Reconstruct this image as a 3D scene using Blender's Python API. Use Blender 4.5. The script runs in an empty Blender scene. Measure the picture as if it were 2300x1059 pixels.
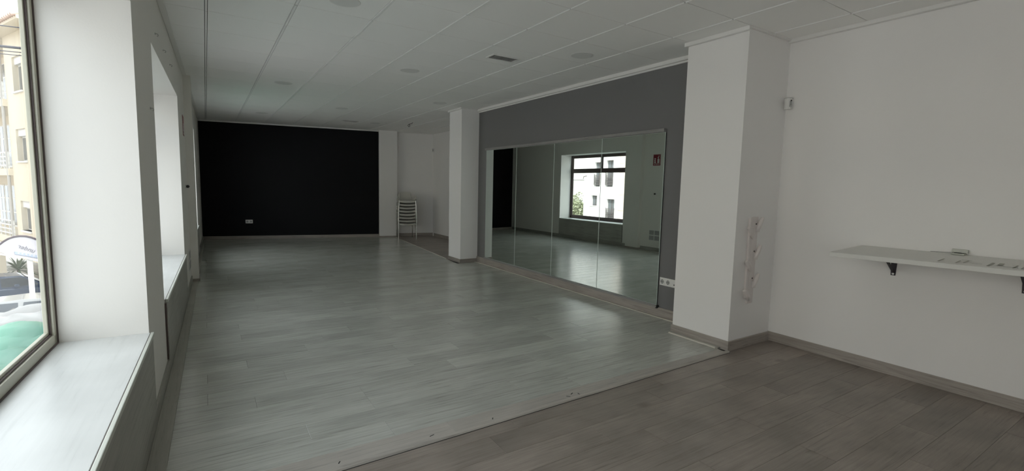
import bpy, bmesh, math, random
from mathutils import Vector, Matrix
random.seed(7)
S = bpy.context.scene
C = S.collection
PI = math.pi

# ------------------------------------------------------------------ camera
cd = bpy.data.cameras.new('camera')
cam = bpy.data.objects.new('camera', cd); C.objects.link(cam)
cd.sensor_fit = 'HORIZONTAL'; cd.sensor_width = 36.0
cd.lens = 1072.96 / 2300 * 36.0
cd.clip_start = 0.02; cd.clip_end = 300
yaw, pitch, roll = map(math.radians, (32.6633, -5.8398, 1.3022))
fw = Vector((math.sin(yaw)*math.cos(pitch), math.cos(yaw)*math.cos(pitch), math.sin(pitch)))
rt = Vector((math.cos(yaw), -math.sin(yaw), 0)); up = rt.cross(fw)
rt2 = rt*math.cos(roll) + up*math.sin(roll); up2 = -rt*math.sin(roll) + up*math.cos(roll)
M = Matrix((rt2, up2, -fw)).transposed().to_4x4()
M.translation = Vector((-0.0543, -3.0490, 1.4324))
cam.matrix_world = M
S.camera = cam

# ------------------------------------------------------------------ world (overcast sky) and exposure
w = bpy.data.worlds.new('overcast_sky'); S.world = w; w.use_nodes = True
bg = w.node_tree.nodes['Background']
bg.inputs[0].default_value = (0.885, 0.96, 1.0, 1); bg.inputs[1].default_value = 3.0
sl_ = bpy.data.lights.new('hazy_sun', 'SUN'); sl_.energy = 7.0; sl_.angle = math.radians(6); sl_.color = (1.0, .99, .98)
so = bpy.data.objects.new('hazy_sun', sl_); C.objects.link(so)      # stands behind the building: it reaches the street and the far side only
so.rotation_euler = Vector((.45, -.40, .80)).to_track_quat('Z', 'Y').to_euler()
S.view_settings.view_transform = 'Standard'; S.view_settings.look = 'None'
S.view_settings.gamma = 1; S.view_settings.use_curve_mapping = False
S.view_settings.exposure = 0.15

P0 = Vector((-0.36, 0, 0)); TH = math.atan(0.0195)   # left wall: its foot and its small turn
WINS = ((-5.6, -3.05), (-2.25, 0.277), (1.17, 3.65), (5.46, 7.93))  # first opening, unseen behind the camera, is added for its light
ZS, ZT = 0.56, 2.365
def wallpt(depth, along, z=0.0):
    return Vector((P0.x + depth*math.cos(TH) + along*math.sin(TH), -depth*math.sin(TH) + along*math.cos(TH), z))
# sky portals: they only steer the sampling of the sky's light through the window openings
for i, (a, b) in enumerate(WINS):
    l = bpy.data.lights.new('window_portal', 'AREA'); l.shape = 'RECTANGLE'
    l.size = b-a-.06; l.size_y = ZT-ZS-.06; l.cycles.is_portal = True
    o = bpy.data.objects.new('window_portal', l); C.objects.link(o)
    o.location = wallpt(-.435, (a+b)/2, (ZS+ZT)/2)
    o.rotation_euler = (0, -PI/2, -TH)
S.cycles.max_bounces = 14; S.cycles.diffuse_bounces = 9; S.cycles.glossy_bounces = 6
S.cycles.transparent_max_bounces = 12
S.cycles.caustics_reflective = True; S.cycles.sample_clamp_indirect = 6

# ------------------------------------------------------------------ materials
def mat(name, col, rough=.6, metal=0, spec=.5, bump=0, bscale=60, var=0, vscale=3, coat=0):
    m = bpy.data.materials.new(name); m.use_nodes = True; nt = m.node_tree; b = nt.nodes['Principled BSDF']
    b.inputs['Base Color'].default_value = (*col, 1); b.inputs['Roughness'].default_value = rough
    b.inputs['Metallic'].default_value = metal; b.inputs['Specular IOR Level'].default_value = spec
    b.inputs['Coat Weight'].default_value = coat
    if var or bump:
        tc = nt.nodes.new('ShaderNodeTexCoord')
    if var:
        n = nt.nodes.new('ShaderNodeTexNoise'); n.inputs['Scale'].default_value = vscale; n.inputs['Detail'].default_value = 5
        nt.links.new(tc.outputs['Object'], n.inputs['Vector'])
        r = nt.nodes.new('ShaderNodeMix'); r.data_type = 'RGBA'
        r.inputs[6].default_value = tuple(c*(1-var) for c in col)+(1,); r.inputs[7].default_value = tuple(min(1, c*(1+var)) for c in col)+(1,)
        nt.links.new(n.outputs['Fac'], r.inputs[0]); nt.links.new(r.outputs[2], b.inputs['Base Color'])
    if bump:
        n2 = nt.nodes.new('ShaderNodeTexNoise'); n2.inputs['Scale'].default_value = bscale; n2.inputs['Detail'].default_value = 4
        nt.links.new(tc.outputs['Object'], n2.inputs['Vector'])
        bm_ = nt.nodes.new('ShaderNodeBump'); bm_.inputs['Strength'].default_value = bump; bm_.inputs['Distance'].default_value = .01
        nt.links.new(n2.outputs['Fac'], bm_.inputs['Height']); nt.links.new(bm_.outputs['Normal'], b.inputs['Normal'])
    return m

def wood(name, c1, c2, dark, rough=.4, axis='X', knots=0.0, spec=.5, gscale=1.0, bump=.12, rvar=1.0):
    m = bpy.data.materials.new(name); m.use_nodes = True; nt = m.node_tree; N = nt.nodes; L = nt.links
    b = N['Principled BSDF']; b.inputs['Specular IOR Level'].default_value = spec
    tc = N.new('ShaderNodeTexCoord'); oi = N.new('ShaderNodeObjectInfo')
    ad = N.new('ShaderNodeVectorMath'); ad.operation = 'ADD'
    sc = N.new('ShaderNodeVectorMath'); sc.operation = 'SCALE'; sc.inputs['Scale'].default_value = 40
    cx = N.new('ShaderNodeCombineXYZ')
    for k in range(3): L.new(oi.outputs['Random'], cx.inputs[k])
    L.new(cx.outputs[0], sc.inputs[0]); L.new(tc.outputs['Object'], ad.inputs[0]); L.new(sc.outputs[0], ad.inputs[1])
    mp = N.new('ShaderNodeMapping'); L.new(ad.outputs[0], mp.inputs[0])
    s = {'X': (1.5, 34, 34), 'Y': (34, 1.5, 34), 'Z': (34, 34, 1.5)}[axis]
    mp.inputs['Scale'].default_value = tuple(v*gscale for v in s)
    n = N.new('ShaderNodeTexNoise'); n.inputs['Scale'].default_value = 2.2; n.inputs['Detail'].default_value = 8; n.inputs['Roughness'].default_value = .62; n.inputs['Distortion'].default_value = .6
    L.new(mp.outputs[0], n.inputs['Vector'])
    cr = N.new('ShaderNodeValToRGB'); e = cr.color_ramp.elements
    e[0].position = .30; e[0].color = (*dark, 1); e[1].position = .66; e[1].color = (*c2, 1)
    k = e.new(.43); k.color = (*c1, 1)
    L.new(n.outputs['Fac'], cr.inputs[0])
    # slow patches
    n3 = N.new('ShaderNodeTexNoise'); n3.inputs['Scale'].default_value = 2.3; n3.inputs['Detail'].default_value = 3
    L.new(ad.outputs[0], n3.inputs['Vector'])
    mr = N.new('ShaderNodeMapRange'); mr.inputs['From Min'].default_value = .35; mr.inputs['From Max'].default_value = .7
    mr.inputs['To Min'].default_value = 1.06; mr.inputs['To Max'].default_value = .90 - knots*.35
    L.new(n3.outputs['Fac'], mr.inputs[0])
    # board to board shade
    mr2 = N.new('ShaderNodeMapRange'); mr2.inputs['To Min'].default_value = .93; mr2.inputs['To Max'].default_value = 1.07
    L.new(oi.outputs['Random'], mr2.inputs[0])
    mu = N.new('ShaderNodeMath'); mu.operation = 'MULTIPLY'; L.new(mr.outputs[0], mu.inputs[0]); L.new(mr2.outputs[0], mu.inputs[1])
    mx = N.new('ShaderNodeVectorMath'); mx.operation = 'SCALE'; L.new(cr.outputs[0], mx.inputs[0]); L.new(mu.outputs[0], mx.inputs['Scale'])
    last = mx.outputs[0]
    if knots:
        v = N.new('ShaderNodeTexVoronoi'); v.inputs['Scale'].default_value = 1.6
        mpk = N.new('ShaderNodeMapping'); mpk.inputs['Scale'].default_value = (1, 1.7, 1); L.new(ad.outputs[0], mpk.inputs[0]); L.new(mpk.outputs[0], v.inputs['Vector'])
        kr = N.new('ShaderNodeMapRange'); kr.inputs['From Min'].default_value = .02; kr.inputs['From Max'].default_value = .13
        kr.inputs['To Min'].default_value = 1-knots; kr.inputs['To Max'].default_value = 1.0
        L.new(v.outputs['Distance'], kr.inputs[0])
        m2 = N.new('ShaderNodeVectorMath'); m2.operation = 'SCALE'; L.new(last, m2.inputs[0]); L.new(kr.outputs[0], m2.inputs['Scale']); last = m2.outputs[0]
    L.new(last, b.inputs['Base Color'])
    rr = N.new('ShaderNodeMapRange'); rr.inputs['To Min'].default_value = rough-.06*rvar; rr.inputs['To Max'].default_value = rough+.08*rvar
    L.new(n.outputs['Fac'], rr.inputs[0]); L.new(rr.outputs[0], b.inputs['Roughness'])
    bp = N.new('ShaderNodeBump'); bp.inputs['Strength'].default_value = bump; bp.inputs['Distance'].default_value = .004
    L.new(n.outputs['Fac'], bp.inputs['Height']); L.new(bp.outputs[0], b.inputs['Normal'])
    return m

def glass(name, tint=(.985, .985, .985)):
    m = bpy.data.materials.new(name); m.use_nodes = True; nt = m.node_tree; nt.nodes.clear()
    o = nt.nodes.new('ShaderNodeOutputMaterial'); mix = nt.nodes.new('ShaderNodeMixShader')
    t = nt.nodes.new('ShaderNodeBsdfTransparent'); t.inputs[0].default_value = (*tint, 1)
    g = nt.nodes.new('ShaderNodeBsdfGlossy'); g.inputs['Roughness'].default_value = .02
    f = nt.nodes.new('ShaderNodeFresnel'); f.inputs[0].default_value = 1.35
    ge = nt.nodes.new('ShaderNodeNewGeometry'); su = nt.nodes.new('ShaderNodeMath'); su.operation = 'SUBTRACT'; su.inputs[0].default_value = 1
    nt.links.new(ge.outputs['Backfacing'], su.inputs[1]); mu = nt.nodes.new('ShaderNodeMath'); mu.operation = 'MULTIPLY'
    nt.links.new(f.outputs[0], mu.inputs[0]); nt.links.new(su.outputs[0], mu.inputs[1])   # one reflection per pane, on its front face
    nt.links.new(mu.outputs[0], mix.inputs[0]); nt.links.new(t.outputs[0], mix.inputs[1]); nt.links.new(g.outputs[0], mix.inputs[2]); nt.links.new(mix.outputs[0], o.inputs[0])
    return m

WHITE = mat('white_wall_paint', (.865, .85, .835), .75, spec=.25, bump=.05, bscale=90, var=.015, vscale=1.2)
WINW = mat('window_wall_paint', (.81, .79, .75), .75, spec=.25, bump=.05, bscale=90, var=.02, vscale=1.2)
GREY = mat('grey_wall_paint', (.185, .183, .185), .7, spec=.3, bump=.05, bscale=90, var=.03)
BLACK = mat('black_wall_paint', (.0065, .0063, .007), .6, spec=.18, bump=.04, bscale=90)
TILE = mat('ceiling_tile_board', (.91, .905, .885), .85, spec=.2, bump=.10, bscale=160, var=.02, vscale=1.5)
TEE = mat('white_metal_grid', (.88, .875, .86), .45)
TRIMW = mat('white_trim_paint', (.80, .79, .77), .5)
DARK = mat('dark_void', (.02, .02, .02), .9)  # plain black for slabs and chips, also for shade painted into joints
PLAT = wood('pale_green_grey_laminate', (.43, .435, .395), (.51, .515, .475), (.31, .315, .28), rough=.21, spec=.9)
BROWN = wood('grey_brown_laminate', (.275, .235, .205), (.325, .28, .245), (.185, .16, .14), rough=.36, knots=.55, spec=.5)
BORDER = wood('beige_border_laminate', (.40, .375, .34), (.45, .42, .38), (.29, .27, .245), rough=.42)
BORDERY = wood('beige_border_laminate_lengthwise', (.40, .39, .345), (.45, .435, .39), (.31, .30, .265), rough=.36, axis='Y')
SKIRT = wood('grey_oak_skirting', (.33, .295, .265), (.41, .37, .335), (.21, .185, .165), rough=.45, axis='Y', gscale=.8)
SKIRTX = wood('grey_oak_skirting_cross', (.33, .295, .265), (.41, .37, .335), (.21, .185, .165), rough=.45, axis='X', gscale=.8)
SILL = wood('pale_grey_sill_board', (.71, .725, .715), (.735, .75, .74), (.66, .675, .665), rough=.30, axis='Y', gscale=.6, bump=.04, rvar=.15)
PANEL = wood('grey_panel_board', (.36, .355, .32), (.42, .415, .38), (.27, .265, .24), rough=.5, axis='Y', gscale=.7)
NOSE = mat('pale_edge_band', (.62, .64, .58), .4)
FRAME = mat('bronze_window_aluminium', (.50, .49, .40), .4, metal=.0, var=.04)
FRAMEB = mat('brown_backlit_window_aluminium', (.115, .08, .078), .4)  # brown darkened to paint in the backlit look of the far frames
GROOVE = mat('dark_brown_gasket', (.10, .075, .07), .6)
GLASS = glass('window_glass')
MIRROR = mat('mirror_silvering', (.74, .81, .78), .012, metal=1.0)
MEDGE = mat('mirror_polished_edge', (.72, .80, .76), .2)
RAIL = wood('grey_wood_rail', (.26, .255, .25), (.32, .31, .30), (.18, .17, .165), rough=.5, axis='Y')
PLASTIC = mat('white_plastic', (.78, .77, .75), .35)
PLASTIC2 = mat('cream_chair_plastic', (.58, .57, .52), .45, bump=.05, bscale=200)
HOLE = mat('black_plastic', (.015, .015, .015), .5)
GREYP = mat('grey_plastic', (.38, .38, .37), .4)
CHROME = mat('chrome_tube', (.62, .62, .60), .22, metal=1)
STEEL = mat('screw_steel', (.55, .55, .53), .3, metal=1)
BLKMET = mat('black_steel', (.022, .014, .022), .45)
DIFF = mat('lamp_diffuser', (.76, .76, .74), .5)
RED = mat('red_sign_face', (.24, .012, .025), .5)
SIGNW = mat('sign_white', (.75, .70, .70), .5)
RESID = mat('grey_tape_residue', (.33, .33, .29), .6)
CLEARP = mat('pale_clip_plastic', (.55, .56, .50), .25)
HOOKM = mat('translucent_white_plastic', (.72, .67, .65), .3)

# ------------------------------------------------------------------ mesh helpers
class MB:
    def __init__(s): s.v = []; s.f = []; s.mi = []; s.cur = 0
    def add(s, vs, fs):
        n = len(s.v); s.v += [tuple(v) for v in vs]
        for f in fs: s.f.append(tuple(n+i for i in f)); s.mi.append(s.cur)
    def box(s, x0, x1, y0, y1, z0, z1):
        v = [(x, y, z) for z in (z0, z1) for y in (y0, y1) for x in (x0, x1)]
        s.add(v, [(0, 2, 3, 1), (4, 5, 7, 6), (0, 1, 5, 4), (2, 6, 7, 3), (0, 4, 6, 2), (1, 3, 7, 5)])
    def prism(s, poly, z0, z1, ch=0.0):
        # poly counter-clockwise in XY; ch = chamfer of the top rim
        n = len(poly)
        if ch:
            cx = sum(p[0] for p in poly)/n; cy = sum(p[1] for p in poly)/n
            def ins(p):
                dx, dy = p[0]-cx, p[1]-cy
                return (p[0]-math.copysign(min(ch, abs(dx)), dx), p[1]-math.copysign(min(ch, abs(dy)), dy))
            top = [ins(p) for p in poly]
            v = [(x, y, z0) for x, y in poly]+[(x, y, z1-ch*.6) for x, y in poly]+[(x, y, z1) for x, y in top]
            f = [tuple(range(n-1, -1, -1)), tuple(range(2*n, 3*n))]
            for r in (0, n):
                f += [(r+i, r+(i+1) % n, r+n+(i+1) % n, r+n+i) for i in range(n)]
        else:
            v = [(x, y, z0) for x, y in poly]+[(x, y, z1) for x, y in poly]
            f = [tuple(range(n-1, -1, -1)), tuple(range(n, 2*n))]+[(i, (i+1) % n, n+(i+1) % n, n+i) for i in range(n)]
        s.add(v, f)
    def extr(s, pts, off):
        # closed 3-D outline pts extruded by the vector off
        n = len(pts); off = Vector(off)
        v = [Vector(p) for p in pts]; v += [p+off for p in v]
        s.add(v, [tuple(range(n-1, -1, -1)), tuple(range(n, 2*n))]+[(i, (i+1) % n, n+(i+1) % n, n+i) for i in range(n)])
    def tube(s, pts, r, n=8, caps=True):
        pts = [Vector(p) for p in pts]; rings = []; base = len(s.v)
        prev = None
        for i, p in enumerate(pts):
            d = (pts[min(i+1, len(pts)-1)]-pts[max(i-1, 0)]).normalized()
            a = (prev - d*prev.dot(d)) if prev is not None else d.orthogonal()
            if a.length < 1e-6: a = d.orthogonal()
            a.normalize(); prev = a; b = d.cross(a)
            rr = r[i] if isinstance(r, (list, tuple)) else r
            rings.append([p+a*math.cos(2*PI*k/n)*rr+b*math.sin(2*PI*k/n)*rr for k in range(n)])
        v = [q for R_ in rings for q in R_]; f = []
        for i in range(len(pts)-1):
            for k in range(n):
                f.append((i*n+k, i*n+(k+1) % n, (i+1)*n+(k+1) % n, (i+1)*n+k))
        if caps: f += [tuple(range(n-1, -1, -1)), tuple((len(pts)-1)*n+k for k in range(n))]
        s.add(v, f)
    def cyl(s, p, q, r, n=20): s.tube([p, q], r, n)
    def ball(s, c, r, n=8, sz=1.0):
        v = [(c[0], c[1], c[2]-r*sz)]; f = []; m = n//2
        for i in range(1, m):
            a = -PI/2+PI*i/m
            v += [(c[0]+r*math.cos(a)*math.cos(2*PI*k/n), c[1]+r*math.cos(a)*math.sin(2*PI*k/n), c[2]+r*math.sin(a)*sz) for k in range(n)]
        v.append((c[0], c[1], c[2]+r*sz)); t = len(v)-1
        for k in range(n):
            f.append((0, 1+(k+1) % n, 1+k)); f.append((t, t-n+k, t-n+(k+1) % n))
        for i in range(m-2):
            for k in range(n):
                a = 1+i*n; f.append((a+k, a+(k+1) % n, a+n+(k+1) % n, a+n+k))
        s.add(v, f)
    def build(s, name, m, parent=None, smooth=False, bevel=0, loc=None, rz=None):
        me = bpy.data.meshes.new(name); me.from_pydata(s.v, [], s.f)
        for x in (m if isinstance(m, (list, tuple)) else [m]): me.materials.append(x)
        if isinstance(m, (list, tuple)): me.polygons.foreach_set('material_index', s.mi)
        bm = bmesh.new(); bm.from_mesh(me); bmesh.ops.recalc_face_normals(bm, faces=bm.faces); bm.to_mesh(me); bm.free()
        if smooth:
            me.polygons.foreach_set('use_smooth', [True]*len(me.polygons))
            try: me.set_sharp_from_angle(angle=math.radians(40))
            except Exception: pass
        o = bpy.data.objects.new(name, me); C.objects.link(o)
        if parent: o.parent = parent
        if loc is not None: o.location = loc
        if rz is not None: o.rotation_euler = (0, 0, rz)
        if bevel:
            b = o.modifiers.new('bevel', 'BEVEL'); b.width = bevel; b.segments = 2; b.limit_method = 'ANGLE'
        return o
def tag(o, label=None, cat=None, group=None, kind=None):
    for k, v in (('label', label), ('category', cat), ('group', group), ('kind', kind)):
        if v: o[k] = v
    return o
def empty(name, loc, rz=0, label=None, cat=None, group=None, kind=None):
    o = bpy.data.objects.new(name, None); C.objects.link(o); o.location = loc; o.rotation_euler = (0, 0, rz); o.empty_display_size = .1
    return tag(o, label, cat, group, kind)
def bxo(name, m, dims, parent=None, bevel=0, **k):
    b = MB(); b.box(*dims); return b.build(name, m, parent, bevel=bevel, **k)
def struct(name, m, boxes, parent=None, bevel=0, **k):
    b = MB()
    for d in boxes: b.box(*d)
    o = b.build(name, m, parent, bevel=bevel, **k); o['kind'] = 'structure'; return o
def clip(poly, planes):
    # keep the side a*x+b*y<=c
    for a, b, c in planes:
        out = []
        for i in range(len(poly)):
            p, q = poly[i], poly[(i+1) % len(poly)]
            dp, dq = a*p[0]+b*p[1]-c, a*q[0]+b*q[1]-c
            if dp <= 0: out.append(p)
            if dp*dq < 0:
                t = dp/(dp-dq); out.append((p[0]+(q[0]-p[0])*t, p[1]+(q[1]-p[1])*t))
        poly = out
        if len(poly) < 3: return None
    return poly
def area(poly):
    return abs(sum(poly[i][0]*poly[(i+1) % len(poly)][1]-poly[(i+1) % len(poly)][0]*poly[i][1] for i in range(len(poly))))/2
LEFTP = lambda off=0: (-1, .0195, .36-off)                 # x >= -.36+.0195y+off
BK = lambda off=0: (.2, 1, 10.414-off)                     # y <= 10.414-.2x-off  (slanted back wall)
H = 2.824                                                  # ceiling height

# ------------------------------------------------------------------ shell
Ws = -.428                                                  # outer face of the window wall (local depth)
seg = []
ends = [-6.1]+[v for p in WINS for v in p]+[10.55]
for i in range(0, len(ends), 2): seg.append((Ws, 0, ends[i], ends[i+1], -.02, 3.1))
for a, b in WINS: seg += [(Ws, 0, a, b, -.02, ZS-.03), (Ws, 0, a, b, ZT, 3.1)]
struct('wall_left', WINW, seg, loc=P0, rz=-TH)
# column standing proud of the window wall
struct('pillar', WINW, [(-.32, -.178, 4.88, 5.28, 0, H+.05)])
# back wall: black painted part, then the pier, then the recessed alcove wall
BA = math.atan2(-.2, 1.0)
BO = Vector((-.16, 10.446, 0))
# local x runs along the wall (to the right), local y into the wall
LB = math.hypot(4.0, .8)
struct('wall_back', BLACK, [(-.25, LB-.01, 0, .2, 0, 3.1)], loc=BO, rz=BA)
struct('pillar', WHITE, [(LB-.005, LB+.46, -.125, .34, 0, H+.05)], loc=BO, rz=BA)
struct('wall_alcove', WHITE, [(LB+.46, LB+1.75, .10, .35, 0, 3.1)], loc=BO, rz=BA)
struct('wall_alcove_side', WHITE, [(5.30, 5.5, 5.0, 9.6, 0, 3.1)])
struct('wall_mirror_side', GREY, [(4.225, 4.50, -.2, 5.15, 0, 3.1)])
struct('pillar', WHITE, [(3.868, 4.30, 4.83, 5.33, 0, H+.05)])
struct('wall_partition', WHITE, [(4.30, 5.45, 5.12, 5.33, 0, 3.1)])
struct('pillar', WHITE, [(3.868, 4.75, -.58, .03, 0, H+.05)])
struct('wall_right', WHITE, [(4.52, 4.75, -6.1, -.58, 0, 3.1)])
struct('wall_rear', WHITE, [(-.7, 4.75, -6.25, -6.05, 0, 3.1)])
flo = struct('floor', DARK, [(-.55, 5.5, -6.2, 10.6, -.25, -.012)])
cei = struct('ceiling', DARK, [(-.95, 5.5, -6.2, 10.9, 2.90, 3.3)])

# ------------------------------------------------------------------ ceiling tiles and grid
lightspots = [(.9, .9), (.93, 4.58), (.97, 8.18), (2.11, 2.74), (2.15, 6.42), (3.33, .95), (3.36, 4.66), (3.30, 8.17)]
tile_cache = {}
def tile_obj(poly):
    cx = poly[0][0]; cy = poly[0][1]
    key = tuple((round(x-cx, 3), round(y-cy, 3)) for x, y in poly)
    if key not in tile_cache:
        b = MB(); loc = [(x-cx, y-cy) for x, y in poly]
        # chamfered lower rim: build upside down then flip
        b.prism(loc, 0, .016, .0025)
        b.v = [(x, y, -z) for x, y, z in b.v]
        o = b.build('ceiling_tile', TILE, cei); tile_cache[key] = o.data
    else:
        o = bpy.data.objects.new('ceiling_tile', tile_cache[key]); C.objects.link(o); o.parent = cei
    o.location = (cx, cy, H+.016)
g1, g2 = .0120, .0030
for i in range(-1, 9):
    xa, xb = .6*i, .6*(i+1)
    for j in range(-10, 18):
        ya, yb = .6*j, .6*(j+1)
        if i >= 7:
            if i == 7 and yb < -.5:
                xb2 = 4.515
            elif ya > 5.3 and i == 7: xb2 = 4.8
            elif ya > 5.3 and i == 8: xb2 = 5.295
            elif i == 7 and ya > 4.8 and ya < 5.3 : continue
            else: continue
        else: xb2 = xb
        if i == 6 and False: continue
        po = [(xa+g1, ya+g2), (xb2-(g1 if xb2 == xb else 0), ya+g2), (xb2-(g1 if xb2 == xb else 0), yb-g2), (xa+g1, yb-g2)]
        pl = [LEFTP(-.02)]
        if xa < 3.9: pl.append(BK(.0))
        else: pl.append(BK(-.11))
        po = clip(po, pl)
        if po and area(po) > .004: tile_obj(po)
# main runners in short lengths between the cross joints, a little proud of the tiles
seg_me = {}
def runner(x, ya, yb):
    k = round(yb-ya, 3)
    if k not in seg_me:
        b = MB(); b.box(-.0075, .0075, 0, yb-ya, -.005, .03); o = b.build('grid_runner', TEE, cei, bevel=0); seg_me[k] = o.data
    else:
        o = bpy.data.objects.new('grid_runner', seg_me[k]); C.objects.link(o); o.parent = cei
    o.location = (x, ya, H)
for i in range(0, 9):
    x = .6*i; y1 = 10.40-.2*x
    for j in range(-7, 18):
        ya, yb = .6*j+.006, min(.6*j+.594, y1)
        if yb-ya < .03: continue
        if i == 7 and not (yb < -.59 or ya > 5.3): continue
        if i == 8 and ya < 5.3: continue
        runner(x, ya, yb)
    bxo('runner_gap_shade', DARK, (x-.012, x+.012, -6.0 if i < 8 else 5.35, y1, H+.0125, H+.04), cei)  # black strip paints deep shade into the gaps beside the runner
for j in range(-9, 18):
    y = .6*j; xr = 4.52 if y < -.5 else (4.2 if y < 5.3 else 5.29)
    bxo('cross_joint_shade', DARK, (-.36+.0195*y, min(xr, (10.40-y)/.2 if y > 9.3 else 9), y-.010, y+.010, H+.0125, H+.03), cei)  # black strip that paints the shade inside each cross joint

# perimeter trims
def trim(n, boxes, **k): return struct('trim_%d' % n, TRIMW, boxes, bevel=.004, **k)
trim(1, [(0, .045, -6.1, 4.88, H-.012, H+.012), (0, .045, 5.28, 10.4, H-.012, H+.012)], loc=P0, rz=-TH)
trim(2, [(0, LB, -.035, 0, H-.030, H+.012)], loc=BO, rz=BA)
trim(3, [(4.185, 4.227, .03, 4.83, H-.040, H+.012), (4.210, 4.230, .03, 4.83, H-.060, H-.040)])
trim(4, [(3.83, 3.868, -.60, .05, H-.034, H+.012), (3.868, 4.52, -.605, -.58, H-.016, H+.012)])
trim(5, [(3.835, 3.868, 4.80, 5.35, H-.030, H+.012), (3.868, 4.2, 4.80, 4.83, H-.008, H+.012)])
trim(6, [(4.478, 4.522, -6.1, -.58, H-.030, H+.012)])
trim(7, [(LB+.42, LB+1.7, .07, .10, H-.014, H+.012)], loc=BO, rz=BA)

# baseboards
def skirt(side, boxes, m=SKIRT, **k): return struct('baseboard_'+side, m, boxes, bevel=.002, **k)
skirt('left', [(0, .014, ends[i]+(0 if i else 0), ends[i+1], 0, .098) for i in (0, 2, 4)]
      + [(0, .014, 3.65, 4.86, 0, .098), (0, .014, 5.28, 10.4, 0, .098)]
      + [(0, .014, a, b, 0, .098) for a, b in WINS[:3]], PANEL, loc=P0, rz=-TH)
skirt('left_pillar', [(-.178, -.166, 4.868, 5.292, 0, .05), (-.30, -.178, 4.868, 4.88, 0, .05)])
skirt('back', [(-.02, LB, -.013, 0, 0, .085)], SKIRTX, loc=BO, rz=BA)
skirt('back_pillar', [(LB-.018, LB+.47, -.138, -.125, 0, .045)], SKIRTX, loc=BO, rz=BA)
skirt('alcove', [(LB+.46, LB+1.7, .087, .10, 0, .09)], SKIRTX, loc=BO, rz=BA)
skirt('alcove_side', [(5.287, 5.30, 5.33, 9.35, 0, .09)])
skirt('mirror_wall', [(4.209, 4.225, .03, 4.83, 0, .112)])
skirt('middle_pillar', [(3.855, 3.868, 4.818, 5.34, 0, .075)])
skirt('middle_pillar_side', [(3.868, 4.24, 4.817, 4.83, 0, .075)], SKIRTX)
skirt('near_pillar', [(3.852, 3.868, -.594, .04, 0, .088)])
skirt('near_pillar_side', [(3.868, 4.52, -.595, -.58, 0, .088)], SKIRTX)
skirt('right', [(4.506, 4.52, -6.05, -.58, 0, .090)])
skirt('rear', [(-.36, 4.52, -6.05, -6.036, 0, .098)], SKIRTX)

# ------------------------------------------------------------------ floors, plank by plank
pl_cache = {}
def plank(poly, z0, z1, m, parent, name='plank'):
    xs = [p[0] for p in poly]; ys = [p[1] for p in poly]; cx, cy = min(xs), min(ys)
    key = (m.name,)+tuple((round(x-cx, 4), round(y-cy, 4)) for x, y in poly)
    if key not in pl_cache:
        b = MB(); b.prism([(x-cx, y-cy) for x, y in poly], z0, z1, .0012)
        o = b.build(name, m, parent); pl_cache[key] = o.data
    else:
        o = bpy.data.objects.new(name, pl_cache[key]); C.objects.link(o); o.parent = parent
    o.location = (cx, cy, 0)
gp = .0004
ZP = .012
# grey-brown laminate laid across the near room and the alcove
def rows(y0, y1, wd, ln, xa, xb, planes, z0, z1, m, parent, seed):
    rnd = random.Random(seed); y = y0; k = 0
    while y < y1-1e-6:
        ye = min(y+wd, y1); x = xa-rnd.choice((0, .33, .66, .2, .5, .85))*ln
        while x < xb:
            po = [(max(x, xa)+gp, y+gp), (min(x+ln, xb)-gp, y+gp), (min(x+ln, xb)-gp, ye-gp), (max(x, xa)+gp, ye-gp)]
            if po[1][0] > po[0][0]:
                po = clip(po, planes)
                if po and area(po) > .002: plank(po, z0, z1, m, parent)
            x += ln
        y = ye; k += 1
rows(-3.50, -.57, .193, 1.28, -.45, 4.52, [LEFTP(0), (-.026, 1, -.70)], -.012, 0, BROWN, flo, 3)
rows(5.33, 9.8, .193, 1.28, 3.80, 5.30, [(-1, .09, -3.34), BK(-.10)], -.012, 0, BROWN, flo, 4)
plank([(3.869, -.5985), (4.52, -.583), (4.52, -.575), (3.869, -.575)], -.012, 0, BROWN, flo)
b = MB(); b.box(-.5, 4.52, -6.05, -3.5, -.012, 0)
o = b.build('rear_floor_boards', BROWN, flo)
# raised pale laminate of the exercise floor
plf = struct('floor_platform', DARK, [(-.17, 3.79, -.58, 0, -.012, .0005), (-.17, 4.13, 0, 4.8, -.012, .0005), (-.05, 3.80, 4.8, 9.6, -.012, .0005)])
XL = lambda y: -.262+.0145*y          # left rim of the platform boards
PLL = (-1, .0145, .262)
rows(-.535, .0325, .189, 1.38, -.30, 3.795, [PLL], 0, ZP, PLAT, plf, 11)
rows(.0325, 4.75, .1887, 1.38, -.30, 4.150, [PLL], 0, ZP, PLAT, plf, 12)
rows(4.75, 10.46, .1887, 1.38, -.30, 4.30, [PLL, (1, -.0902, 3.342), BK(.03)], 0, ZP, PLAT, plf, 13)
# border boards along the near and the window side
x = -.262
for L_ in (1.38, 1.38, 1.3):
    xe = min(x+L_, 3.853); plank([(x+gp, -.70+.026*x), (xe-gp, -.70+.026*xe), (xe-gp, -.536), (x+gp, -.536)], 0, ZP+.001, BORDER, plf, 'border_board'); x += L_
y = -.70
while y < 10.2:
    ye = min(y+1.38, 10.35)
    plank([(-.345+.0195*y, y+gp), (XL(y)-.0005, y+gp), (XL(ye)-.0005, ye-gp), (-.345+.0195*ye, ye-gp)], -.001, ZP-.001, BORDERY, plf, 'border_board'); y = ye
b = MB(); b.extr([(-.3, -.708, 0), (-.3, -.730, .001), (-.3, -.725, .010), (-.3, -.708, .0165)], (4.14, .108, 0)); b.build('edge_profile', BORDER, plf)
b = MB(); b.prism([(-.3, -.735), (3.84, -.627), (3.84, -.621), (-.3, -.729)], .0002, .0012); b.build('edge_shadow_strip', DARK, plf)  # thin black strip on the floor, a painted shadow line along the profile
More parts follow.
